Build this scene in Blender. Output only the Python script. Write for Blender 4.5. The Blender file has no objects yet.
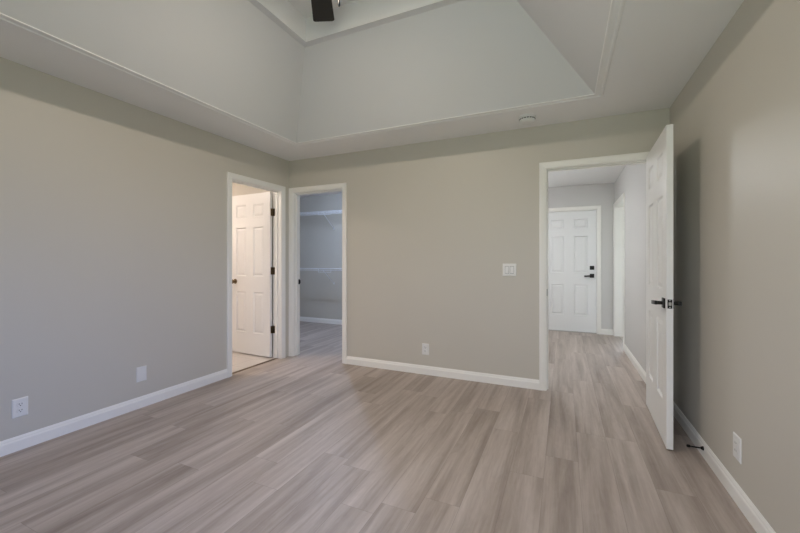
import bpy, bmesh, math, random
from mathutils import Vector, Matrix
random.seed(7)
sc = bpy.context.scene
COL = sc.collection

# ------------------------------------------------------------------ camera, sky, exposure
W, D, H = 3.928, 3.95, 2.44            # bedroom width (x), depth (towards -y), soffit height
cam_d = bpy.data.cameras.new('camera')
cam = bpy.data.objects.new('camera', cam_d); COL.objects.link(cam)
cam.location = (3.1407, -3.6140, 1.1970)
cam.rotation_euler = (math.pi / 2, 0, 0.42123)
cam_d.sensor_width = 36.0
cam_d.lens = 365.396 / 800 * 36
cam_d.shift_y = -6.19 / 800
cam_d.clip_start = 0.03
sc.camera = cam

world = bpy.data.worlds.new('sky'); sc.world = world
world.use_nodes = True
bg = world.node_tree.nodes['Background']
wn_, wl_ = world.node_tree.nodes, world.node_tree.links
wtc = wn_.new('ShaderNodeTexCoord'); wsp = wn_.new('ShaderNodeSeparateXYZ'); wl_.new(wtc.outputs['Generated'], wsp.inputs[0])
wmr = wn_.new('ShaderNodeMapRange'); wmr.inputs[1].default_value = -0.12; wmr.inputs[2].default_value = 0.12
wl_.new(wsp.outputs[2], wmr.inputs[0])
wab = wn_.new('ShaderNodeMath'); wab.operation = 'ABSOLUTE'; wl_.new(wsp.outputs[1], wab.inputs[0])
wdy = wn_.new('ShaderNodeMapRange'); wdy.inputs[1].default_value = 0.35; wdy.inputs[2].default_value = 0.85
wl_.new(wab.outputs[0], wdy.inputs[0])
wsk = wn_.new('ShaderNodeMix'); wsk.data_type = 'RGBA'
wsk.inputs[6].default_value = (0.62, 1.0, 2.0, 1)      # clear blue sky to the side
wsk.inputs[7].default_value = (0.80, 0.88, 1.0, 1)      # hazy bright sky to the front and the rear
wl_.new(wdy.outputs[0], wsk.inputs[0])
wmx = wn_.new('ShaderNodeMix'); wmx.data_type = 'RGBA'
wmx.inputs[6].default_value = (0.54, 0.64, 0.52, 1)     # sunlit lawn below the horizon
wl_.new(wsk.outputs[2], wmx.inputs[7])
wl_.new(wmr.outputs[0], wmx.inputs[0]); wl_.new(wmx.outputs[2], bg.inputs['Color'])
bg.inputs['Strength'].default_value = 6.6

sc.view_settings.view_transform = 'Standard'
sc.view_settings.look = 'None'
sc.view_settings.gamma = 1.0
sc.view_settings.use_curve_mapping = False
sc.view_settings.exposure = 0.0

FAN_LIGHT = 285.0      # emission of the fan's glass bowl
HALL_LIGHT = 82.0
CLOSET_LIGHT = 3400.0
BATH_LIGHT = 96.0
FAN_COL = (1.0, 0.87, 0.74)
HALL_COL = (0.95, 0.98, 1.0)
CLOSET_COL = (0.56, 0.70, 1.0)
BATH_COL = (1.0, 0.85, 0.75)


def portal(loc, rot, sx, sy):
    d = bpy.data.lights.new('daylight_portal', 'AREA'); d.shape = 'RECTANGLE'
    d.size = sx; d.size_y = sy; d.cycles.is_portal = True
    o = bpy.data.objects.new('daylight_portal', d); COL.objects.link(o)
    o.location = loc; o.rotation_euler = rot
    return o


BED_WIN = (-3.75, -2.55, 0.62, 2.08)   # y0 y1 z0 z1 in the right wall, beside the camera
portal((W + 0.125, (BED_WIN[0] + BED_WIN[1]) / 2, (BED_WIN[2] + BED_WIN[3]) / 2), (0, math.pi / 2, 0), BED_WIN[3] - BED_WIN[2], BED_WIN[1] - BED_WIN[0])
REAR_WIN = (1.95, 3.55, 0.62, 2.08)     # x0 x1 z0 z1 in the rear wall
portal(((REAR_WIN[0] + REAR_WIN[1]) / 2, -D - 0.125, 1.35), (math.pi / 2, 0, 0), REAR_WIN[1] - REAR_WIN[0], REAR_WIN[3] - REAR_WIN[2])
SIDE_WIN = (4.04, 5.52, 0.06, 2.20)     # x0 x1 z0 z1 in the front wall of the side room
SIDE_Y = 3.30
portal(((SIDE_WIN[0] + SIDE_WIN[1]) / 2, SIDE_Y + 0.125, 1.13), (math.pi / 2, 0, math.pi), SIDE_WIN[1] - SIDE_WIN[0], SIDE_WIN[3] - SIDE_WIN[2])


# ------------------------------------------------------------------ materials
def new_mat(name):
    m = bpy.data.materials.new(name); m.use_nodes = True
    return m, m.node_tree.nodes, m.node_tree.links, m.node_tree.nodes['Principled BSDF']


def paint(name, col, rough=0.5, spec=0.5, bump=0.02, scale=180.0, var=0.015):
    m, N, L, b = new_mat(name)
    tc = N.new('ShaderNodeTexCoord')
    n = N.new('ShaderNodeTexNoise'); n.inputs['Scale'].default_value = scale; n.inputs['Detail'].default_value = 3
    L.new(tc.outputs['Object'], n.inputs['Vector'])
    n2 = N.new('ShaderNodeTexNoise'); n2.inputs['Scale'].default_value = 1.7
    L.new(tc.outputs['Object'], n2.inputs['Vector'])
    mx = N.new('ShaderNodeMix'); mx.data_type = 'RGBA'
    c = Vector(col[:3])
    mx.inputs[6].default_value = (*(c * (1 - var)), 1); mx.inputs[7].default_value = (*(c * (1 + var)), 1)
    L.new(n2.outputs['Fac'], mx.inputs[0]); L.new(mx.outputs[2], b.inputs['Base Color'])
    bu = N.new('ShaderNodeBump'); bu.inputs['Strength'].default_value = bump; bu.inputs['Distance'].default_value = 0.002
    L.new(n.outputs['Fac'], bu.inputs['Height']); L.new(bu.outputs['Normal'], b.inputs['Normal'])
    b.inputs['Roughness'].default_value = rough
    b.inputs['Specular IOR Level'].default_value = spec
    return m


def metal(name, col, rough=0.4, met=0.9):
    m, N, L, b = new_mat(name)
    n = N.new('ShaderNodeTexNoise'); n.inputs['Scale'].default_value = 90
    r = N.new('ShaderNodeMapRange'); r.inputs[3].default_value = rough - 0.06; r.inputs[4].default_value = rough + 0.06
    L.new(n.outputs['Fac'], r.inputs[0]); L.new(r.outputs[0], b.inputs['Roughness'])
    b.inputs['Base Color'].default_value = (*col, 1); b.inputs['Metallic'].default_value = met
    return m


def glow(name, col, strength):
    m, N, L, b = new_mat(name)
    b.inputs['Base Color'].default_value = (0.9, 0.88, 0.84, 1)
    b.inputs['Emission Color'].default_value = (*col, 1)
    b.inputs['Emission Strength'].default_value = strength
    b.inputs['Roughness'].default_value = 0.3
    return m


M = {}
M['wall'] = paint('greige_wall_paint', (0.60, 0.565, 0.50), 0.46, 0.42, 0.03)
M['hall_wall'] = paint('hall_wall_paint', (0.64, 0.625, 0.61), 0.5, 0.4, 0.03)
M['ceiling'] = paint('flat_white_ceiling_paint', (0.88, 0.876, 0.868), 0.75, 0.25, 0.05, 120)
M['tray'] = paint('dimmed_tray_paint', (0.65, 0.655, 0.66), 0.75, 0.25, 0.05, 120)  # ceiling white toned down, weaker light on the tray put into the colour
M['trim'] = paint('semigloss_white_trim', (0.90, 0.88, 0.84), 0.32, 0.5, 0.01)
M['door'] = paint('semigloss_white_door', (0.84, 0.83, 0.81), 0.34, 0.5, 0.012, 140)
M['front_door'] = paint('satin_white_entry_door', (0.85, 0.85, 0.85), 0.36, 0.5, 0.012, 140)
M['plastic'] = paint('white_plastic', (0.80, 0.79, 0.77), 0.3, 0.5, 0.0, 50, 0.005)
M['black'] = metal('matte_black_metal', (0.015, 0.014, 0.013), 0.42, 0.6)
M['bronze'] = metal('oil_rubbed_bronze', (0.17, 0.12, 0.065), 0.45, 0.9)
M['nickel'] = metal('satin_nickel', (0.55, 0.52, 0.48), 0.3, 1.0)
M['rubber'] = paint('black_rubber', (0.012, 0.012, 0.012), 0.7, 0.3, 0.0)
M['slot'] = paint('dark_slot', (0.02, 0.02, 0.02), 0.7, 0.2, 0.0)
M['wire'] = paint('white_vinyl_coated_wire', (0.82, 0.83, 0.85), 0.35, 0.5, 0.0)
M['blade'] = paint('espresso_fan_blade', (0.010, 0.008, 0.006), 0.45, 0.4, 0.02, 60)
M['fan_glass'] = glow('lit_frosted_fan_bowl', FAN_COL, FAN_LIGHT)
M['hall_glass'] = glow('hall_fill_glass', HALL_COL, HALL_LIGHT)
M['closet_glass'] = glow('lit_closet_lamp_glass', CLOSET_COL, CLOSET_LIGHT)
M['bath_glass'] = glow('lit_bathroom_lamp_glass', BATH_COL, BATH_LIGHT)
M['led'] = glow('green_led', (0.2, 1.0, 0.3), 0.3)
M['alu'] = metal('brushed_threshold', (0.45, 0.43, 0.40), 0.4, 0.9)

m, N, L, b = new_mat('window_glass')
for n in list(N):
    if n != N['Material Output']: N.remove(n)
tr = N.new('ShaderNodeBsdfTransparent'); gl = N.new('ShaderNodeBsdfGlossy'); gl.inputs['Roughness'].default_value = 0.02
fr = N.new('ShaderNodeFresnel'); mxs = N.new('ShaderNodeMixShader')
L.new(fr.outputs[0], mxs.inputs[0]); L.new(tr.outputs[0], mxs.inputs[1]); L.new(gl.outputs[0], mxs.inputs[2])
L.new(mxs.outputs[0], N['Material Output'].inputs['Surface'])
M['glass'] = m


def floor_planks():
    m, N, L, b = new_mat('grey_oak_vinyl_plank')

    def math_(op, a=None, v=None, a2=None):
        n = N.new('ShaderNodeMath'); n.operation = op
        if a is not None:
            L.new(a, n.inputs[0])
        if a2 is not None:
            L.new(a2, n.inputs[1])
        elif v is not None:
            n.inputs[1].default_value = v
        return n.outputs[0]
    tc = N.new('ShaderNodeTexCoord'); sp = N.new('ShaderNodeSeparateXYZ'); L.new(tc.outputs['Object'], sp.inputs[0])
    PW, PL = 0.180, 1.22
    xs = math_('DIVIDE', math_('ADD', sp.outputs[0], 20.0), PW)
    row = math_('FLOOR', xs); fx = math_('FRACT', xs)
    wn = N.new('ShaderNodeTexWhiteNoise'); wn.noise_dimensions = '1D'; L.new(row, wn.inputs['W'])
    ys = math_('ADD', math_('DIVIDE', math_('ADD', sp.outputs[1], 20.0), PL), a2=wn.outputs['Value'])
    idy = math_('FLOOR', ys); fy = math_('FRACT', ys)
    cb = N.new('ShaderNodeCombineXYZ'); L.new(row, cb.inputs[0]); L.new(idy, cb.inputs[1])
    w2 = N.new('ShaderNodeTexWhiteNoise'); w2.noise_dimensions = '3D'; L.new(cb.outputs[0], w2.inputs['Vector'])
    # grain coordinates: stretched along the plank, shifted per plank
    gx = math_('ADD', sp.outputs[0], a2=math_('MULTIPLY', w2.outputs['Value'], 31.0))
    gz = math_('MULTIPLY', w2.outputs['Value'], 17.0)

    def grain(sx, sy, scale, detail, dist=0.0):
        c = N.new('ShaderNodeCombineXYZ')
        L.new(math_('MULTIPLY', gx, sx), c.inputs[0]); L.new(math_('MULTIPLY', sp.outputs[1], sy), c.inputs[1]); L.new(gz, c.inputs[2])
        n = N.new('ShaderNodeTexNoise'); n.inputs['Scale'].default_value = scale
        n.inputs['Detail'].default_value = detail; n.inputs['Distortion'].default_value = dist
        L.new(c.outputs[0], n.inputs['Vector'])
        return n.outputs['Fac']
    broad = grain(1.0, 0.055, 15, 2, 0.4)       # soft light and dark streaks
    fine = grain(1.0, 0.045, 90, 5, 0.6)       # fine grain
    cath = grain(1.0, 0.22, 22, 4, 2.2)        # cathedral figure
    t = math_('MULTIPLY', broad, 1.15)
    t = math_('ADD', t, a2=math_('MULTIPLY', fine, 0.38))
    t = math_('ADD', t, a2=math_('MULTIPLY', cath, 0.25))
    t = math_('ADD', t, a2=math_('MULTIPLY', w2.outputs['Value'], 0.22))
    t = math_('SUBTRACT', t, 0.485)
    rp = N.new('ShaderNodeValToRGB'); L.new(t, rp.inputs[0])
    e = rp.color_ramp.elements
    e[0].position = 0.10; e[0].color = (0.250, 0.198, 0.164, 1)
    e[1].position = 0.92; e[1].color = (0.590, 0.512, 0.465, 1)
    mid = rp.color_ramp.elements.new(0.5); mid.color = (0.415, 0.348, 0.303, 1)
    # seams
    ex = math_('MINIMUM', fx, a2=math_('SUBTRACT', None)) if False else None
    dx = math_('ABSOLUTE', math_('SUBTRACT', fx, 0.5)); dy = math_('ABSOLUTE', math_('SUBTRACT', fy, 0.5))
    sx = math_('GREATER_THAN', dx, 0.5 - 0.0011 / PW); sy = math_('GREATER_THAN', dy, 0.5 - 0.0011 / PL)
    seam = math_('MAXIMUM', sx, a2=sy)
    mx = N.new('ShaderNodeMix'); mx.data_type = 'RGBA'
    L.new(math_('MULTIPLY', seam, 0.35), mx.inputs[0]); L.new(rp.outputs[0], mx.inputs[6]); mx.inputs[7].default_value = (0.12, 0.095, 0.075, 1)
    L.new(mx.outputs[2], b.inputs['Base Color'])
    r = N.new('ShaderNodeMapRange'); r.inputs[3].default_value = 0.36; r.inputs[4].default_value = 0.52
    L.new(fine, r.inputs[0]); L.new(r.outputs[0], b.inputs['Roughness'])
    b.inputs['Specular IOR Level'].default_value = 0.45
    bu = N.new('ShaderNodeBump'); bu.inputs['Strength'].default_value = 0.12; bu.inputs['Distance'].default_value = 0.001
    L.new(math_('SUBTRACT', fine, a2=seam), bu.inputs['Height']); L.new(bu.outputs['Normal'], b.inputs['Normal'])
    return m


M['floor'] = floor_planks()

m, N, L, b = new_mat('pale_bathroom_tile')
tc = N.new('ShaderNodeTexCoord'); bk = N.new('ShaderNodeTexBrick'); L.new(tc.outputs['Object'], bk.inputs['Vector'])
bk.inputs['Scale'].default_value = 1.0; bk.inputs['Brick Width'].default_value = 0.6; bk.inputs['Row Height'].default_value = 0.3
bk.inputs['Mortar Size'].default_value = 0.003
bk.inputs['Color1'].default_value = (0.62, 0.57, 0.53, 1); bk.inputs['Color2'].default_value = (0.66, 0.61, 0.57, 1)
bk.inputs['Mortar'].default_value = (0.45, 0.41, 0.38, 1)
L.new(bk.outputs['Color'], b.inputs['Base Color']); b.inputs['Roughness'].default_value = 0.35
M['tile'] = m


# ------------------------------------------------------------------ mesh helpers
def obj(name, bm, mat, parent=None, smooth=False):
    me = bpy.data.meshes.new(name)
    bmesh.ops.remove_doubles(bm, verts=bm.verts, dist=1e-6)
    bmesh.ops.recalc_face_normals(bm, faces=bm.faces)
    bm.to_mesh(me); bm.free()
    if smooth:
        for p in me.polygons: p.use_smooth = True
        me.set_sharp_from_angle(angle=math.radians(smooth if smooth is not True else 40))
    me.materials.append(mat)
    o = bpy.data.objects.new(name, me); COL.objects.link(o)
    if parent is not None: o.parent = parent
    return o


def struct(name, bm, mat, parent=None, smooth=False):
    o = obj(name, bm, mat, parent, smooth)
    if parent is None: o['kind'] = 'structure'
    return o


def thing(name, label, cat, loc=(0, 0, 0), rot=(0, 0, 0), group=None, kind=None):
    o = bpy.data.objects.new(name, None); COL.objects.link(o)
    o.empty_display_size = 0.1
    o.location = loc; o.rotation_euler = rot
    o['label'] = label; o['category'] = cat
    if group: o['group'] = group
    if kind: o['kind'] = kind
    return o


def say(o, label, cat=None):
    o['label'] = label
    if cat: o['category'] = cat
    return o


def box(bm, x0, x1, y0, y1, z0, z1, bevel=0.0, seg=2, mtx=None):
    r = bmesh.ops.create_cube(bm, size=1)
    vs = r['verts']
    for v in vs:
        v.co = Vector((x0 + (v.co.x + .5) * (x1 - x0), y0 + (v.co.y + .5) * (y1 - y0), z0 + (v.co.z + .5) * (z1 - z0)))
    if bevel > 0:
        es = list({e for v in vs for e in v.link_edges})
        r2 = bmesh.ops.bevel(bm, geom=es, offset=bevel, segments=seg, affect='EDGES', profile=0.5)
        vs = list({v for f in r2['faces'] for v in f.verts} | {v for v in vs if v.is_valid})
    if mtx is not None:
        for v in vs: v.co = mtx @ v.co
    return vs


def BM(*boxes, **k):
    bm = bmesh.new()
    for b_ in boxes: box(bm, *b_, **k)
    return bm


def lathe(bm, prof, n=32, center=(0, 0, 0), axis='Z'):
    """prof: list of (r, h) along the axis; closed at the ends when r == 0"""
    c = Vector(center); rings = []
    for r, h in prof:
        ring = []
        for i in range(n if r > 1e-6 else 1):
            a = 2 * math.pi * i / n
            p = (r * math.cos(a), r * math.sin(a), h)
            if axis == 'X': p = (p[2], p[0], p[1])
            elif axis == 'Y': p = (p[0], p[2], p[1])
            ring.append(bm.verts.new(c + Vector(p)))
        rings.append(ring)
    for A, B in zip(rings, rings[1:]):
        for i in range(n):
            j = (i + 1) % n
            if len(A) == 1 and len(B) == 1: continue
            if len(A) == 1: bm.faces.new((A[0], B[i], B[j]))
            elif len(B) == 1: bm.faces.new((A[i], A[j], B[0]))
            else: bm.faces.new((A[i], A[j], B[j], B[i]))
    if len(rings[0]) > 1: bm.faces.new(rings[0])
    if len(rings[-1]) > 1: bm.faces.new(rings[-1])


def rod(bm, a, b_, r, n=8, r2=None):
    a = Vector(a); b_ = Vector(b_); d = b_ - a
    q = d.to_track_quat('Z', 'Y'); r2 = r if r2 is None else r2
    A = [bm.verts.new(a + q @ Vector((r * math.cos(2 * math.pi * i / n), r * math.sin(2 * math.pi * i / n), 0))) for i in range(n)]
    B = [bm.verts.new(b_ + q @ Vector((r2 * math.cos(2 * math.pi * i / n), r2 * math.sin(2 * math.pi * i / n), 0))) for i in range(n)]
    for i in range(n):
        j = (i + 1) % n
        bm.faces.new((A[i], A[j], B[j], B[i]))
    bm.faces.new(A); bm.faces.new(B)


def sweep(bm, prof, frames):
    """prof: closed list of (w, t); frames: list of functions (w, t) -> point"""
    rings = [[bm.verts.new(Vector(f(w, t))) for w, t in prof] for f in frames]
    n = len(prof)
    for A, B in zip(rings, rings[1:]):
        for i in range(n):
            j = (i + 1) % n
            bm.faces.new((A[i], A[j], B[j], B[i]))
    bm.faces.new(rings[0]); bm.faces.new(rings[-1])


CASING = [(0, 0), (0, .009), (.004, .0115), (.012, .0115), (.016, .014), (.034, .0165), (.042, .0185), (.055, .0185), (.058, .016), (.058, 0)]
BASE = [(0, 0), (.014, 0), (.014, .060), (.0125, .066), (.0095, .070), (.0085, .078), (.005, .085), (.003, .090), (0, .090)]


def casing(bm, u0, u1, zt, fmap, reveal=0.006):
    u0 -= reveal; u1 += reveal; zt += reveal
    sweep(bm, CASING, [
        lambda w, t: fmap(u0 - w, t, 0), lambda w, t: fmap(u0 - w, t, zt + w),
        lambda w, t: fmap(u1 + w, t, zt + w), lambda w, t: fmap(u1 + w, t, 0)])


def wall_holes(u0, u1, z1, holes, fmap, v0, v1):
    """solid wall with rectangular holes (ua, ub, za, zb)"""
    bm = bmesh.new()

    def bb(ua, ub, za, zb):
        if ub - ua < 1e-5 or zb - za < 1e-5: return
        p, q = fmap(ua, v0, za), fmap(ub, v1, zb)
        box(bm, min(p[0], q[0]), max(p[0], q[0]), min(p[1], q[1]), max(p[1], q[1]), min(p[2], q[2]), max(p[2], q[2]))
    cur = u0
    for ua, ub, za, zb in sorted(holes):
        bb(cur, ua, 0, z1)
        bb(ua, ub, 0, za); bb(ua, ub, zb, z1)
        cur = ub
    bb(cur, u1, 0, z1)
    return bm


X_ = lambda y: (lambda u, v, z: (u, y + v, z))        # wall along x
Y_ = lambda x: (lambda u, v, z: (x + v, u, z))        # wall along y
T = 0.12                                              # wall thickness
J = 0.018                                             # jamb liner thickness

# clear openings
BATH = (-0.867, -0.150, 2.037)      # in the left wall (y0, y1, top)
CLOS = (0.066, 0.782, 2.032)        # in the back wall (x0, x1, top)
ENTR = (2.999, 3.803, 2.032)        # in the back wall
SIDE = (2.085, 3.030, 2.030)        # in the hall's right wall
HALLY = 3.12
FRONT = (2.807, 3.630, 2.022)       # front door opening in the hall's far wall
hole = lambda o: (o[0] - J, o[1] + J, 0, o[2] + J)

# ------------------------------------------------------------------ the room shell
struct('floor', BM((-0.06, W + T, -D - T, 0.06, -0.08, 0), (-2.1, 2.0, 0.06, 2.3, -0.08, 0), (2.0, 5.8, 0.06, SIDE_Y + T, -0.08, 0)), M['floor'])
struct('floor_bathroom', BM((-2.6, -0.06, -2.4, 0.0, -0.08, -0.002)), M['tile'])
struct('wall_back', wall_holes(-2.6, W + T, H, [hole(CLOS), hole(ENTR)], X_(0), 0, T), M['wall'])
struct('wall_left', wall_holes(-D - T, 0, H, [hole(BATH)], Y_(0), -T, 0), M['wall'])
struct('wall_right', wall_holes(-D - T, 0, H, [BED_WIN], Y_(W), 0, T), M['wall'])
struct('wall_rear', wall_holes(0, W, H, [REAR_WIN], X_(-D), -T, 0), M['wall'])

# tray ceiling: flat soffit, 45 degree sides, narrow ledge, riser, flat top
TX0, TX1, TY0, TY1 = 0.562, 3.349, -0.535, -3.42
bm = bmesh.new()


def ring(ins, z):
    return [bm.verts.new((x, y, z)) for x, y in ((TX0 + ins, TY0 - ins), (TX1 - ins, TY0 - ins), (TX1 - ins, TY1 + ins), (TX0 + ins, TY1 + ins))]


outer = [bm.verts.new((x, y, H)) for x, y in ((0, 0), (W, 0), (W, -D), (0, -D))]
RISE, RZ, LEDGE, STEP = 0.558, 0.578, 0.055, 0.205
rings = [outer, ring(0, H), ring(RISE, H + RZ), ring(RISE + LEDGE, H + RZ + 0.004), ring(RISE + LEDGE + .001, H + RZ + STEP)]
for A, B in zip(rings, rings[1:]):
    for i in range(4):
        bm.faces.new((A[i], A[(i + 1) % 4], B[(i + 1) % 4], B[i]))
bm.faces.new(rings[-1])
# shell above the plaster so that it has thickness
top = [bm.verts.new((x, y, H + 0.95)) for x, y in ((-T, T), (W + T, T), (W + T, -D - T), (-T, -D - T))]
low = [bm.verts.new((x, y, H)) for x, y in ((-T, T), (W + T, T), (W + T, -D - T), (-T, -D - T))]
for i in range(4):
    j = (i + 1) % 4
    bm.faces.new((outer[i], outer[j], low[j], low[i])); bm.faces.new((low[i], low[j], top[j], top[i]))
bm.faces.new(top)
TOPZ = H + RZ + STEP
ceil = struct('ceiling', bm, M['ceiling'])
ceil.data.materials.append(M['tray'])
for p in ceil.data.polygons:                           # slopes and ledge of the tray take the dimmed paint
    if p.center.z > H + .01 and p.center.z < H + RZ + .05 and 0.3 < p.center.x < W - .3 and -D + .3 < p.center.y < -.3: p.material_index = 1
# moulding round the tray opening, under the soffit
TRAYM = [(0, 0.0), (0, -.004), (.003, -.006), (.008, -.0065), (.014, -.0045), (.040, -.0045), (.047, -.010), (.057, -.010), (.062, -.005), (.062, 0)]
bm = bmesh.new()
cs = [(TX0, TY0, -1, 1), (TX1, TY0, 1, 1), (TX1, TY1, 1, -1), (TX0, TY1, -1, -1)]
rr = [[bm.verts.new((x + w * sx, y + w * sy, H + t)) for w, t in TRAYM] for x, y, sx, sy in cs]
for k in range(4):
    A, B = rr[k], rr[(k + 1) % 4]
    for i in range(len(TRAYM)):
        j = (i + 1) % len(TRAYM)
        bm.faces.new((A[i], A[j], B[j], B[i]))
struct('trim_tray', bm, M['ceiling'])

# closet, bathroom, hall and side room shells
CX0, CX1, CY = -1.95, 1.75, 2.15
struct('wall_closet_back', BM((CX0 - T, CX1 + T, CY, CY + T, 0, H)), M['wall'])
struct('wall_closet_left', BM((CX0 - T, CX0, T, CY, 0, H)), M['wall'])
struct('wall_closet_right', BM((CX1, CX1 + T, T, CY, 0, H)), M['wall'])
struct('ceiling_closet', BM((CX0 - T, CX1 + T, T, CY + T, H, H + .08)), M['ceiling'])
struct('wall_bathroom_left', BM((-2.6, -2.5, -2.4, 0, 0, H)), M['wall'])
struct('wall_bathroom_rear', BM((-2.5, -T, -2.4, -2.3, 0, H)), M['wall'])
struct('ceiling_bathroom', BM((-2.6, -T, -2.4, T, H, H + .08)), M['ceiling'])
HX0, HX1 = 1.99, 3.88
struct('wall_hall_left', BM((HX0 - T, HX0, T, HALLY + T, 0, H)), M['hall_wall'])
struct('wall_hall_right', wall_holes(T, HALLY, H, [hole(SIDE)], Y_(HX1), 0, T), M['hall_wall'])
struct('wall_hall_far', wall_holes(HX0, HX1 + T, H, [hole(FRONT)], X_(HALLY), 0, T), M['hall_wall'])
struct('ceiling_hall', BM((HX0 - T, HX1 + T, T, HALLY + T, H, H + .08)), M['ceiling'])
SX1, SY0 = 5.6, 1.0
struct('wall_side_right', BM((SX1, SX1 + T, SY0, SIDE_Y, 0, H)), M['ceiling'])
struct('wall_side_rear', BM((HX1 + T, SX1 + T, SY0 - T, SY0, 0, H)), M['ceiling'])
struct('wall_side_front', wall_holes(HX1 + T, SX1 + T, H, [SIDE_WIN], X_(SIDE_Y), 0, T), M['hall_wall'])
struct('ceiling_side', BM((HX1 + T, SX1 + T, SY0 - T, SIDE_Y + T, H, H + .08)), M['ceiling'])


def window(name, a, b_, z0, z1, fmap, v0, v1, sill=None):
    """double-hung window: sash frame, panes, and a sill on the room side"""
    f = 0.045

    def bx(ua, ub, va, vb, za, zb):
        p, q = fmap(ua, va, za), fmap(ub, vb, zb)
        return tuple(k for i in range(3) for k in (min(p[i], q[i]), max(p[i], q[i])))
    zm = (z0 + z1) / 2; vm = (v0 + v1) / 2
    w = struct(name, BM(bx(a, a + f, v0, v1, z0, z1), bx(b_ - f, b_, v0, v1, z0, z1), bx(a + f, b_ - f, v0, v1, z0, z0 + f),
                        bx(a + f, b_ - f, v0, v1, z1 - f, z1), bx(a + f, b_ - f, v0 + .01, v1 - .01, zm - .02, zm + .02)), M['trim'])
    for za, zb in ((z0 + f, zm - .02), (zm + .02, z1 - f)):
        obj('pane', BM(bx(a + f, b_ - f, vm - .002, vm + .002, za, zb)), M['glass'], w)
    if sill: obj('sill', BM(bx(a - .04, b_ + .04, sill[0], sill[1], z0 - .03, z0)), M['trim'], w)
    return w


window('window_1', *BED_WIN, Y_(W), .03, .09, sill=(-.03, 0))
window('window_2', *REAR_WIN, X_(-D), -.09, -.03, sill=(0, .03))
window('window_3', *SIDE_WIN, X_(SIDE_Y), .03, .09)


# ------------------------------------------------------------------ door frames and baseboards
def frame(name, o, fmap, sides, v0, v1, stop=None, label=None):
    """casing on the given faces, jamb liner and stop as children"""
    u0, u1, zt = o
    bm = bmesh.new()
    for v, s in sides:
        casing(bm, u0, u1, zt, lambda u, t, z, v=v, s=s: fmap(u, v + s * t, z))
    t_ = struct(name, bm, M['trim'])
    if label: t_['label'] = label

    def bx(ua, ub, va, vb, za, zb):
        p, q = fmap(ua, va, za), fmap(ub, vb, zb)
        return tuple(k for i in range(3) for k in (min(p[i], q[i]), max(p[i], q[i])))
    obj('jamb', BM(bx(u0 - J, u0, v0, v1, 0, zt + J), bx(u1, u1 + J, v0, v1, 0, zt + J), bx(u0, u1, v0, v1, zt, zt + J)), M['trim'], t_)
    if stop:
        s0, s1 = stop; k = .011
        obj('door_stop_strip', BM(bx(u0, u0 + k, s0, s1, 0, zt), bx(u1 - k, u1, s0, s1, 0, zt), bx(u0 + k, u1 - k, s0, s1, zt - k, zt)), M['trim'], t_)
    return t_


tr_bath = frame('trim_bathroom_door', BATH, Y_(0), [(0, 1), (-T, -1)], -T, 0, stop=(-.082, -.047))
tr_clos = frame('trim_closet_door', CLOS, X_(0), [(0, -1), (T, 1)], 0, T, stop=(.045, .080))
tr_entr = frame('trim_bedroom_door', ENTR, X_(0), [(0, -1), (T, 1)], 0, T, stop=(.040, .075))
tr_front = frame('trim_front_door', FRONT, X_(HALLY), [(0, -1)], 0, T, stop=(.052, .085))
tr_side = frame('trim_side_opening', SIDE, Y_(HX1), [(0, -1), (T, 1)], 0, T)
# black strike plate on the closet jamb
say(obj('strike_plate', BM((CLOS[0] + .0005, CLOS[0] + .003, .084, .119, .893, .955, ), (CLOS[0] + .003, CLOS[0] + .007, .112, .126, .905, .943)), M['black'], tr_clos), 'small black strike plate on the closet jamb')
# strike plate on the bedroom door's left jamb
say(obj('strike_plate', BM((ENTR[0] + .0005, ENTR[0] + .003, .004, .036, .87, .93)), M['black'], tr_entr), 'small black strike plate on the bedroom door jamb')


def base(name, pts, mat=None):
    """baseboard following wall-face points; the room is to the right of the path"""
    bm = bmesh.new(); P = [Vector((p[0], p[1], 0)) for p in pts]

    def nrm(i):
        d = (P[i + 1] - P[i]).normalized(); return Vector((d.y, -d.x, 0))
    fr = []
    for i in range(len(P)):
        if i == 0: n = nrm(0)
        elif i == len(P) - 1: n = nrm(i - 1)
        else:
            a, b2 = nrm(i - 1), nrm(i); n = (a + b2) / (1 + a.dot(b2))
        fr.append(lambda w, t, p=P[i], n=n: p + n * w + Vector((0, 0, t)))
    sweep(bm, BASE, fr)
    return struct(name, bm, M['trim'])


CO = .0635 + .0005                                     # casing outer offset from the clear opening
base('baseboard_left', [(0, -D), (0, BATH[0] - CO)])
base('baseboard_back', [(CLOS[1] + CO, 0), (ENTR[0] - CO, 0)])
base('baseboard_right', [(W, -.0005), (W, -D)])
base('baseboard_rear', [(W - .015, -D), (.015, -D)])
base('baseboard_closet', [(CX0, T), (CX0, CY), (CX1, CY), (CX1, T)])
base('baseboard_hall_right', [(HX1, SIDE[0] - CO), (HX1, T)])
base('baseboard_hall_far', [(FRONT[1] + CO, HALLY), (HX1, HALLY)])
base('baseboard_hall_left', [(HX0, T), (HX0, HALLY)])
struct('trim_threshold', BM((-.075, -.040, BATH[0], BATH[1], 0, .004), bevel=.0015), M['bronze'])


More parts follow.
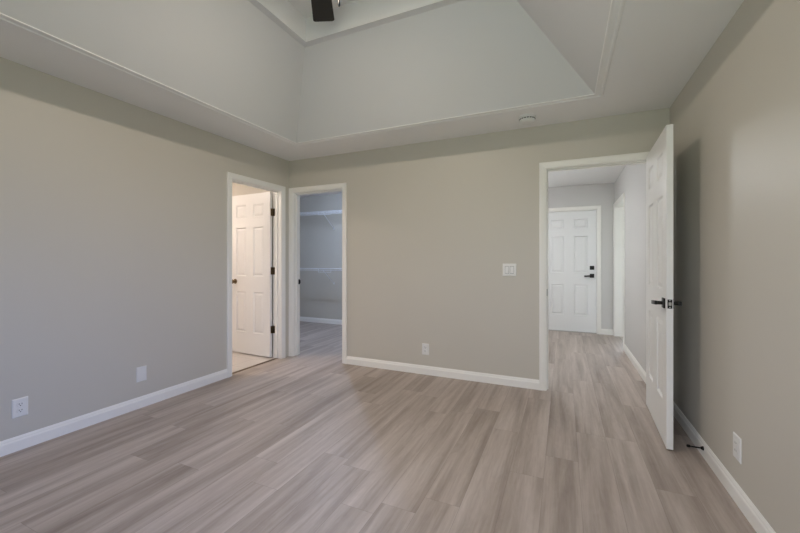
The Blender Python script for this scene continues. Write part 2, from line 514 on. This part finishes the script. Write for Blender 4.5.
# ------------------------------------------------------------------ six-panel doors
def door_leaf(w, h, t=.035):
    """local: hinge edge at x = 0, leaf to +x, y from 0 to t, z from 0 to h"""
    bm = bmesh.new()
    st = .125 * w / .81; mul = .158 * w / .81; pw = (w - 2 * st - mul) / 2
    xs = [0, st, st + pw, st + pw + mul, w - st, w]
    zs = [k * h / 2.02 for k in (0, .270, .785, .985, 1.600, 1.728, 1.888, 2.02)]
    for y, s in ((0, 1), (t, -1)):
        grid = [[bm.verts.new((x, y, z)) for z in zs] for x in xs]
        for i in range(5):
            for j in range(7):
                q = [grid[i][j], grid[i + 1][j], grid[i + 1][j + 1], grid[i][j + 1]]
                if i in (1, 3) and j in (1, 3, 5):
                    prev = q
                    for ins, d in ((.003, .004), (.009, .0105), (.016, .0105), (.036, .0025), (.040, .0018)):
                        nx = [bm.verts.new((x, y + s * d, z)) for x, z in ((xs[i] + ins, zs[j] + ins), (xs[i + 1] - ins, zs[j] + ins), (xs[i + 1] - ins, zs[j + 1] - ins), (xs[i] + ins, zs[j + 1] - ins))]
                        for k in range(4):
                            bm.faces.new((prev[k], prev[(k + 1) % 4], nx[(k + 1) % 4], nx[k]))
                        prev = nx
                    bm.faces.new(prev)
                else:
                    bm.faces.new(q)
    for x in (0, w):
        for j in range(7):
            bm.faces.new([bm.verts.new(c) for c in ((x, 0, zs[j]), (x, t, zs[j]), (x, t, zs[j + 1]), (x, 0, zs[j + 1]))])
    for z in (0, h):
        for i in range(5):
            bm.faces.new([bm.verts.new(c) for c in ((xs[i], 0, z), (xs[i + 1], 0, z), (xs[i + 1], t, z), (xs[i], t, z))])
    return bm


def hinge_bm(pin, leaf_dir1, leaf_dir2, z, hh=.089):
    """knuckle at pin (x, y) with two leaves towards the given unit directions"""
    bm = bmesh.new(); px, py = pin
    for k in range(5):
        rod(bm, (px, py, z - hh / 2 + k * hh / 5 + .0006), (px, py, z - hh / 2 + (k + 1) * hh / 5 - .0006), .0062, 12)
    rod(bm, (px, py, z - hh / 2 - .004), (px, py, z + hh / 2 + .004), .004, 10)
    for d in (leaf_dir1, leaf_dir2):
        d = Vector((d[0], d[1], 0)); n = Vector((-d.y, d.x, 0)) * .0012
        a = Vector((px, py, 0)); e = a + d * .032
        for s in (1,):
            vs = []
            for zz in (z - hh / 2, z + hh / 2):
                vs.append([bm.verts.new((p.x, p.y, zz)) for p in (a - n, e - n, e + n, a + n)])
            A, B = vs
            for i in range(4):
                bm.faces.new((A[i], A[(i + 1) % 4], B[(i + 1) % 4], B[i]))
            bm.faces.new(A); bm.faces.new(B)
    return bm


def lever_bm(face_y, s, cx, cz, direction, square=True, length=.115):
    """square rose on the leaf face with a flat lever; s = outward sign along y, direction = sign along x"""
    bm = bmesh.new(); y0 = face_y
    ys = sorted((y0, y0 + s * .010)); box(bm, cx - .032, cx + .032, ys[0], ys[1], cz - .032, cz + .032, bevel=.002)
    rod(bm, (cx, y0 + s * .010, cz), (cx, y0 + s * .040, cz), .0115, 16)
    ys = sorted((y0 + s * .038, y0 + s * .054)); xs = sorted((cx - direction * .013, cx + direction * length))
    droop = Matrix.Translation((cx, 0, cz)) @ Matrix.Rotation(math.radians(-4) * direction * -1, 4, 'Y') @ Matrix.Translation((-cx, 0, -cz))
    box(bm, xs[0], xs[1], ys[0], ys[1], cz - .0125, cz + .0125, bevel=.002, mtx=droop)
    return bm


# bedroom door, standing open at right angles to the back wall
ang = math.radians(-90 - 2.25)
d1 = thing('door_1', 'white six-panel bedroom door standing open beside the right wall, with black lever', 'door', (3.763, -.022, .010), (0, 0, ang), kind='structure')
DW, DH = .806, 2.040
obj('door_leaf', door_leaf(DW, DH), M['door'], d1)       # local y = 0 faces the opening side after the turn
for z in (.25, 1.02, 1.80):
    pass
LH = .912
say(obj('lever_handle', lever_bm(0, -1, DW - .066, LH, -1), M['black'], d1, 30), 'black lever on the doorway side')
say(obj('lever_handle', lever_bm(.035, 1, DW - .066, LH, -1), M['black'], d1, 30), 'black lever on the side towards the wall')
lp = say(obj('latch_plate', BM((DW, DW + .0018, .005, .030, LH - .0285, LH + .0285), bevel=.0006), M['black'], d1), 'black latch plate on the door edge')
obj('latch_bolt', BM((DW + .0018, DW + .0105, .0105, .0245, LH - .009, LH + .011), bevel=.002), M['nickel'], lp)
sb = bmesh.new()
for zz in (LH - .021, LH + .022): rod(sb, (DW + .0016, .0175, zz), (DW + .0026, .0175, zz), .0035, 12)
obj('screw', sb, M['nickel'], lp)

# bathroom door, open into the bathroom
d2 = thing('door_2', 'white six-panel door opened into the bathroom, with bronze hinges and knob', 'door', (-.1275, BATH[1] - .006, .012), (0, 0, math.radians(180 - 3)), kind='structure')
BW = .708
lf = door_leaf(BW, 2.022); bmesh.ops.translate(lf, verts=lf.verts, vec=(0.003, 0.002, 0))
obj('door_leaf', lf, M['door'], d2)
for z in (.335, 1.055, 1.775):
    h = hinge_bm((-.002, -.004), (0, 1), (-.75, .66), z)
    say(obj('hinge', h, M['bronze'], d2, 30), 'bronze hinge with worn finish')
for z in (.335, 1.055, 1.775):                         # the other half of each hinge, on the jamb
    say(obj('hinge_plate', BM((-.1195, -.086, BATH[1] - .0022, BATH[1] - .0004, z + .012 - .0445, z + .012 + .0445)), M['bronze'], tr_bath), 'bronze hinge plate on the jamb')
kb = bmesh.new()
lathe(kb, [(0, 0), (.032, 0), (.032, .005), (.028, .009), (.012, .011), (.011, .028), (.018, .033), (.027, .041), (.0285, .050), (.025, .060), (.014, .066), (0, .067)], 24)
bmesh.ops.rotate(kb, verts=kb.verts, matrix=Matrix.Rotation(math.radians(-90), 3, 'X'))
bmesh.ops.translate(kb, verts=kb.verts, vec=(BW - .090, .037, .913))
say(obj('door_knob', kb, M['bronze'], d2, 40), 'round bronze knob')

# front door at the end of the hall (closed)
d3 = thing('door_3', 'white closed front door with black lever and deadbolt at the end of the hall', 'door', (FRONT[0] + .004, HALLY + .014, .016), (0, 0, 0), kind='structure')
FW = FRONT[1] - FRONT[0] - .008
obj('door_leaf', door_leaf(FW, 1.998, .036), M['front_door'], d3)
say(obj('lever_handle', lever_bm(0, -1, FW - .063, .928, -1), M['black'], d3, 30), 'black square-rose lever')
db = bmesh.new()
box(db, FW - .095, FW - .031, -.012, 0, 1.026, 1.090, bevel=.003)
rod(db, (FW - .063, -.012, 1.058), (FW - .063, -.022, 1.058), .012, 16)
box(db, FW - .067, FW - .059, -.034, -.022, 1.040, 1.076, bevel=.002)
say(obj('deadbolt', db, M['black'], d3, 30), 'black square deadbolt')
obj('door_sweep', BM((0.002, FW - .002, -.005, 0, .000, .035), bevel=.002), M['front_door'], d3)
struct('trim_front_threshold', BM((FRONT[0], FRONT[1], HALLY - .01, HALLY + .11, 0, .012), bevel=.004), M['alu'])


# ------------------------------------------------------------------ wall plates
def plate_bm(w, h, t=.006):
    bm = bmesh.new()
    r = [(w / 2, 0), (w / 2, .0025), (w / 2 - .004, t), ]
    prev = None
    rings = []
    for ins, y in ((0, 0), (0, .002), (.0025, .0045), (.006, t)):
        rings.append([bm.verts.new((sx * (w / 2 - ins), -y, sz * (h / 2 - ins))) for sx, sz in ((-1, -1), (1, -1), (1, 1), (-1, 1))])
    for A, B in zip(rings, rings[1:]):
        for i in range(4): bm.faces.new((A[i], A[(i + 1) % 4], B[(i + 1) % 4], B[i]))
    bm.faces.new(rings[-1]); bm.faces.new(rings[0])
    return bm


def screws(parent, spots, y=-.006):
    for x, z in spots:
        bm = bmesh.new()
        lathe(bm, [(.0034, 0), (.0034, .0008), (.002, .0014), (0, .0015)], 14)
        bmesh.ops.rotate(bm, verts=bm.verts, matrix=Matrix.Rotation(math.radians(90), 3, 'X'))
        bmesh.ops.translate(bm, verts=bm.verts, vec=(x, y, z))
        obj('screw', bm, M['plastic'], parent)


def duplex(label, loc, rz, group):
    t = thing('wall_outlet', label, 'wall outlet', loc, (0, 0, rz), group)
    obj('cover_plate', plate_bm(.077, .118), M['plastic'], t)
    for z in (.0195, -.0195):
        bm = bmesh.new()
        lathe(bm, [(.0172, 0), (.0172, .0015), (.0165, .0022), (0, .0022)], 28)
        for v in bm.verts: v.co.y = max(-.0142, min(.0142, v.co.y))
        bmesh.ops.rotate(bm, verts=bm.verts, matrix=Matrix.Rotation(math.radians(90), 3, 'X'))
        bmesh.ops.translate(bm, verts=bm.verts, vec=(0, -.006, z))
        rc = obj('receptacle', bm, M['plastic'], t)
        obj('slot', BM((-.0078, -.0052, -.0088, -.0080, z - .0005, z + .0080)), M['slot'], rc)
        obj('slot', BM((.0052, .0078, -.0088, -.0080, z + .0005, z + .0075)), M['slot'], rc)
        g = bmesh.new(); rod(g, (0, -.0080, z - .0068), (0, -.0088, z - .0068), .0028, 12)
        obj('ground_hole', g, M['slot'], rc)
    screws(t, [(0, 0)])
    return t


RL, RB, RR = math.radians(90), 0.0, math.radians(-90)     # plate faces -y locally: left wall, back wall, right wall
duplex('white duplex outlet low on the left wall, nearest the camera', (0, -2.487, .267), RL, 'white duplex outlets low on the walls')
duplex('white duplex outlet low on the back wall under the light switch', (1.815, 0, .263), RB, 'white duplex outlets low on the walls')

t = thing('blank_cover_plate', 'plain white blank plate low on the left wall beside the bathroom door', 'cover plate', (0, -1.758, .272), (0, 0, RL))
obj('cover_plate', plate_bm(.078, .120), M['plastic'], t); screws(t, [(0, .042), (0, -.042)])

t = thing('wall_outlet', 'white rectangular-faced outlet low on the right wall past the open door', 'wall outlet', (W, -1.275, .268), (0, 0, RR))
obj('cover_plate', plate_bm(.086, .121), M['plastic'], t)
rc = obj('receptacle', BM((-.0168, .0168, -.0080, -.006, -.0335, .0335), bevel=.0008), M['plastic'], t)
for z in (.0185, -.0185):
    obj('slot', BM((-.0078, -.0056, -.0085, -.0080, z - .0005, z + .0075)), M['slot'], rc)
    obj('slot', BM((.0056, .0078, -.0085, -.0080, z + .0005, z + .0070)), M['slot'], rc)
screws(t, [(0, .048), (0, -.048)])

t = thing('light_switch', 'white double rocker light switch on the back wall left of the bedroom doorway', 'light switch', (2.668, 0, 1.106), (0, 0, RB))
obj('cover_plate', plate_bm(.127, .120), M['plastic'], t)
for x in (-.023, .023):
    o_, i_ = .0205, .0180
    fr_ = obj('rocker_frame', BM((x - o_, x - i_, -.0100, -.006, -.0375, .0375), (x + i_, x + o_, -.0100, -.006, -.0375, .0375), (x - i_, x + i_, -.0100, -.006, .0350, .0375), (x - i_, x + i_, -.0100, -.006, -.0375, -.0350)), M['plastic'], t)
    obj('shadow_gap', BM((x - i_, x + i_, -.0066, -.006, -.035, .035)), M['slot'], fr_)  # dark sheet painted in for the shade around the rocker
    bm = bmesh.new()
    vs = [bm.verts.new(c) for c in ((x - .0158, -.0066, -.033), (x + .0158, -.0066, -.033), (x + .0158, -.0145, -.032), (x - .0158, -.0145, -.032),
                                    (x - .0158, -.0100, 0), (x + .0158, -.0100, 0), (x - .0158, -.0085, .033), (x + .0158, -.0085, .033), (x - .0158, -.0066, .033), (x + .0158, -.0066, .033))]
    for f in ((0, 1, 2, 3), (3, 2, 5, 4), (4, 5, 7, 6), (6, 7, 9, 8), (0, 3, 4, 6, 8), (1, 2, 5, 7, 9), (0, 1, 9, 8)):
        bm.faces.new([vs[i] for i in f])
    obj('rocker', bm, M['plastic'], t)
screws(t, [(-.023, .048), (.023, .048), (-.023, -.048), (.023, -.048)])

# ------------------------------------------------------------------ door stop on the right baseboard
t = thing('door_stop', 'black rod door stop with rubber tip on the right baseboard behind the open door', 'door stop', (W - .014, -.838, .056), (0, 0, 0))
bm = bmesh.new(); lathe(bm, [(0, 0), (.0125, 0), (.0125, -.003), (.009, -.009), (.0055, -.014), (0, -.014)], 20, axis='X'); obj('mounting_flange', bm, M['black'], t, 40)
bm = bmesh.new(); lathe(bm, [(0, -.010), (.0042, -.012), (.0042, -.064), (.0058, -.068), (0, -.070)], 16, axis='X'); obj('rod', bm, M['black'], t, 40)
bm = bmesh.new(); lathe(bm, [(0, -.066), (.0078, -.066), (.0088, -.074), (.0082, -.080), (.005, -.083), (0, -.083)], 18, axis='X'); obj('rubber_tip', bm, M['rubber'], t, 40)

# ------------------------------------------------------------------ smoke detector on the soffit
t = thing('smoke_detector', 'round white smoke detector on the ceiling strip above the back wall', 'smoke detector', (2.852, -.275, H), (0, 0, 0))
bm = bmesh.new(); lathe(bm, [(0, 0), (.070, 0), (.070, -.010), (.066, -.012), (0, -.012)], 40); obj('mounting_base', bm, M['plastic'], t, 30)
bm = bmesh.new(); lathe(bm, [(0, -.012), (.064, -.012), (.066, -.036), (.060, -.048), (.046, -.054), (.044, -.0525), (.030, -.054), (0, -.054)], 40); obj('housing', bm, M['plastic'], t, 30)
bm = bmesh.new()
for k in range(18):
    a = 2 * math.pi * k / 18
    mt = Matrix.Rotation(a, 4, 'Z'); box(bm, .0630, .0660, -.008, .008, -.030, -.022, mtx=mt)
obj('vent_slots', bm, M['slot'], t)
bm = bmesh.new(); lathe(bm, [(0, -.054), (.009, -.054), (.008, -.0565), (0, -.057)], 20); obj('test_button', bm, M['plastic'], t, 30)

# ------------------------------------------------------------------ ceiling fan in the tray
FX, FY = 1.868, -1.948
t = thing('ceiling_fan', 'dark ceiling fan with light kit hanging inside the raised tray ceiling', 'ceiling fan', (FX, FY, TOPZ))
BZ = 2.985 - TOPZ                                       # blade height below the ceiling
bm = bmesh.new(); lathe(bm, [(0, 0), (.068, 0), (.068, -.012), (.055, -.040), (.020, -.052), (0, -.052)], 32); obj('canopy', bm, M['black'], t, 40)
bm = bmesh.new(); rod(bm, (0, 0, -.045), (0, 0, BZ + .05), .013, 16); obj('downrod', bm, M['black'], t, 40)
bm = bmesh.new(); lathe(bm, [(0, BZ + .075), (.035, BZ + .07), (.120, BZ + .05), (.150, BZ + .025), (.150, BZ - .010), (.120, BZ - .030), (.060, BZ - .036), (.055, BZ - .055), (0, BZ - .055)], 36); obj('motor_housing', bm, M['black'], t, 40)
bm = bmesh.new(); lathe(bm, [(.050, BZ - .055), (.090, BZ - .058), (.096, BZ - .066), (.096, BZ - .100), (.090, BZ - .104), (.084, BZ - .100), (0, BZ - .098)], 36); obj('lamp_housing', bm, M['black'], t, 40)
bm = bmesh.new(); lathe(bm, [(.088, BZ - .1005), (.084, BZ - .109), (.066, BZ - .117), (.035, BZ - .122), (0, BZ - .123)], 32); obj('lamp_lens', bm, M['fan_glass'], t, 60)
tip_dir = math.atan2(-1.355 - FY, 1.506 - FX)
R0, R1 = .17, math.hypot(-1.355 - FY, 1.506 - FX)
for k in range(5):
    a = tip_dir + 2 * math.pi * k / 5
    rot = Matrix.Rotation(a, 4, 'Z') @ Matrix.Translation((0, 0, BZ)) @ Matrix.Rotation(math.radians(-7), 4, 'X')
    bm = bmesh.new(); out = []
    hw0, hw1, rc_ = .058, .078, .020
    out = [(R0, -hw0), (R1 - rc_, -hw1)] + [(R1 - rc_ + rc_ * math.sin(q), -hw1 + rc_ - rc_ * math.cos(q)) for q in (.4, .8, 1.2, 1.57)]
    out += [(R1 - rc_ + rc_ * math.cos(q), hw1 - rc_ + rc_ * math.sin(q)) for q in (0, .4, .8, 1.2, 1.57)] + [(R0, hw0)]
    A = [bm.verts.new(rot @ Vector((x, y, -.004))) for x, y in out]; B = [bm.verts.new(rot @ Vector((x, y, .004))) for x, y in out]
    n = len(out)
    for i in range(n): bm.faces.new((A[i], A[(i + 1) % n], B[(i + 1) % n], B[i]))
    bm.faces.new(A); bm.faces.new(B)
    bl = obj('blade', bm, M['blade'], t)
    bm = bmesh.new(); box(bm, .140, .24, -.018, .018, .004, .009, mtx=rot); box(bm, .19, .235, -.04, .04, .004, .009, mtx=rot)
    obj('blade_bracket', bm, M['black'], bl)
bm = bmesh.new(); cxp, cyp = .122, .066
rod(bm, (cxp, cyp, BZ - .026), (cxp, cyp, 2.660 - TOPZ), .0014, 6)
pc = obj('pull_chain', bm, M['nickel'], t)
bm = bmesh.new(); lathe(bm, [(0, 2.662 - TOPZ), (.003, 2.660 - TOPZ), (.006, 2.645 - TOPZ), (.0065, 2.629 - TOPZ), (.003, 2.621 - TOPZ), (0, 2.620 - TOPZ)], 14, center=(cxp, cyp, 0)); obj('chain_fob', bm, M['black'], pc, 40)


# ------------------------------------------------------------------ lamps of the other rooms
def flush_lamp(name, label, x, y, r, mat, drop=.035, cap=False):
    """round ceiling light: base, short stem and a lit glass bowl that throws light up and down"""
    t = thing(name, label, 'ceiling light', (x, y, H)); k = min(1, r / .12)
    bm = bmesh.new(); lathe(bm, [(0, 0), (.045, 0), (.045, -.012), (.036, -.018), (.012, -.022), (.012, -drop - .005), (0, -drop - .005)], 32); obj('lamp_base', bm, M['nickel'], t, 30)
    bm = bmesh.new(); lathe(bm, [(.012, -drop), (r, -drop), (r * .93, -drop - .030 * k), (r * .66, -drop - .052 * k), (r * .25, -drop - .064 * k), (0, -drop - .065 * k)], 32); obj('glass_bowl', bm, mat, t, 40)
    if cap:  # added shield that keeps the light off the ceiling
        bm = bmesh.new(); lathe(bm, [(.012, -drop + .012), (r * .6, -drop + .010), (r * .98, -drop + .001), (.012, -drop + .001)], 32); obj('light_shield', bm, M['nickel'], t, 30)


flush_lamp('hall_fill_light', 'unseen round ceiling light added to brighten the hall', 2.47, 1.55, .16, M['hall_glass'], .22, True)  # added lamp, out of view, to lift the hall's brightness
flush_lamp('closet_ceiling_light', 'round flush ceiling light inside the closet', -.06, 1.0, .026, M['closet_glass'], .0195)
flush_lamp('bathroom_ceiling_light', 'round flush ceiling light inside the bathroom', -1.15, -1.20, .15, M['bath_glass'], .08)


# ------------------------------------------------------------------ wire shelves on the closet's back wall
def wire_shelf(label, z, x0, x1, braces):
    t = thing('wire_shelf', label, 'shelf', (0, CY, z), (0, 0, 0), 'white wire shelves on the closet back wall')
    dep = .345
    bm = bmesh.new()
    n = int((x1 - x0) / .0254)
    for i in range(n + 1):
        x = x0 + i * (x1 - x0) / n
        rod(bm, (x, -.004, 0), (x, -dep, 0), .0013, 5)
        rod(bm, (x, -dep, 0), (x, -dep, -.026), .0014, 5)
    say(obj('wire_deck', bm, M['wire'], t), 'deck of close thin wires')
    for y, zz, r in ((-.006, -.004, .003), (-dep * .5, -.004, .003), (-dep, 0.002, .0052), (-dep, -.026, .0052)):
        bm = bmesh.new(); rod(bm, (x0, y, zz), (x1, y, zz), r, 8); obj('rail', bm, M['wire'], t)
    for x in braces:
        bm = bmesh.new()
        rod(bm, (x, -dep, -.030), (x, -.004, -.285), .0048, 8)
        box(bm, x - .012, x + .012, -.004, 0, -.300, -.265)
        obj('support_brace', bm, M['wire'], t)
        bm = bmesh.new()                               # U-shaped hanger loop under the front lip
        for p, q in (((x - .10, 0), (x - .10, -.060)), ((x - .10, -.060), (x + .17, -.060)), ((x + .17, -.060), (x + .17, 0))):
            rod(bm, (p[0], -dep - .004, p[1]), (q[0], -dep - .004, q[1]), .0042, 8)
        obj('hanger_loop', bm, M['wire'], t)


wire_shelf('upper white wire shelf high on the closet back wall', 2.075, -1.93, 1.73, (-1.62, -.80, .02, .84))
wire_shelf('lower white wire shelf at waist height on the closet back wall', 1.045, -1.93, 1.73, (-1.62, -.80, .02, .84))
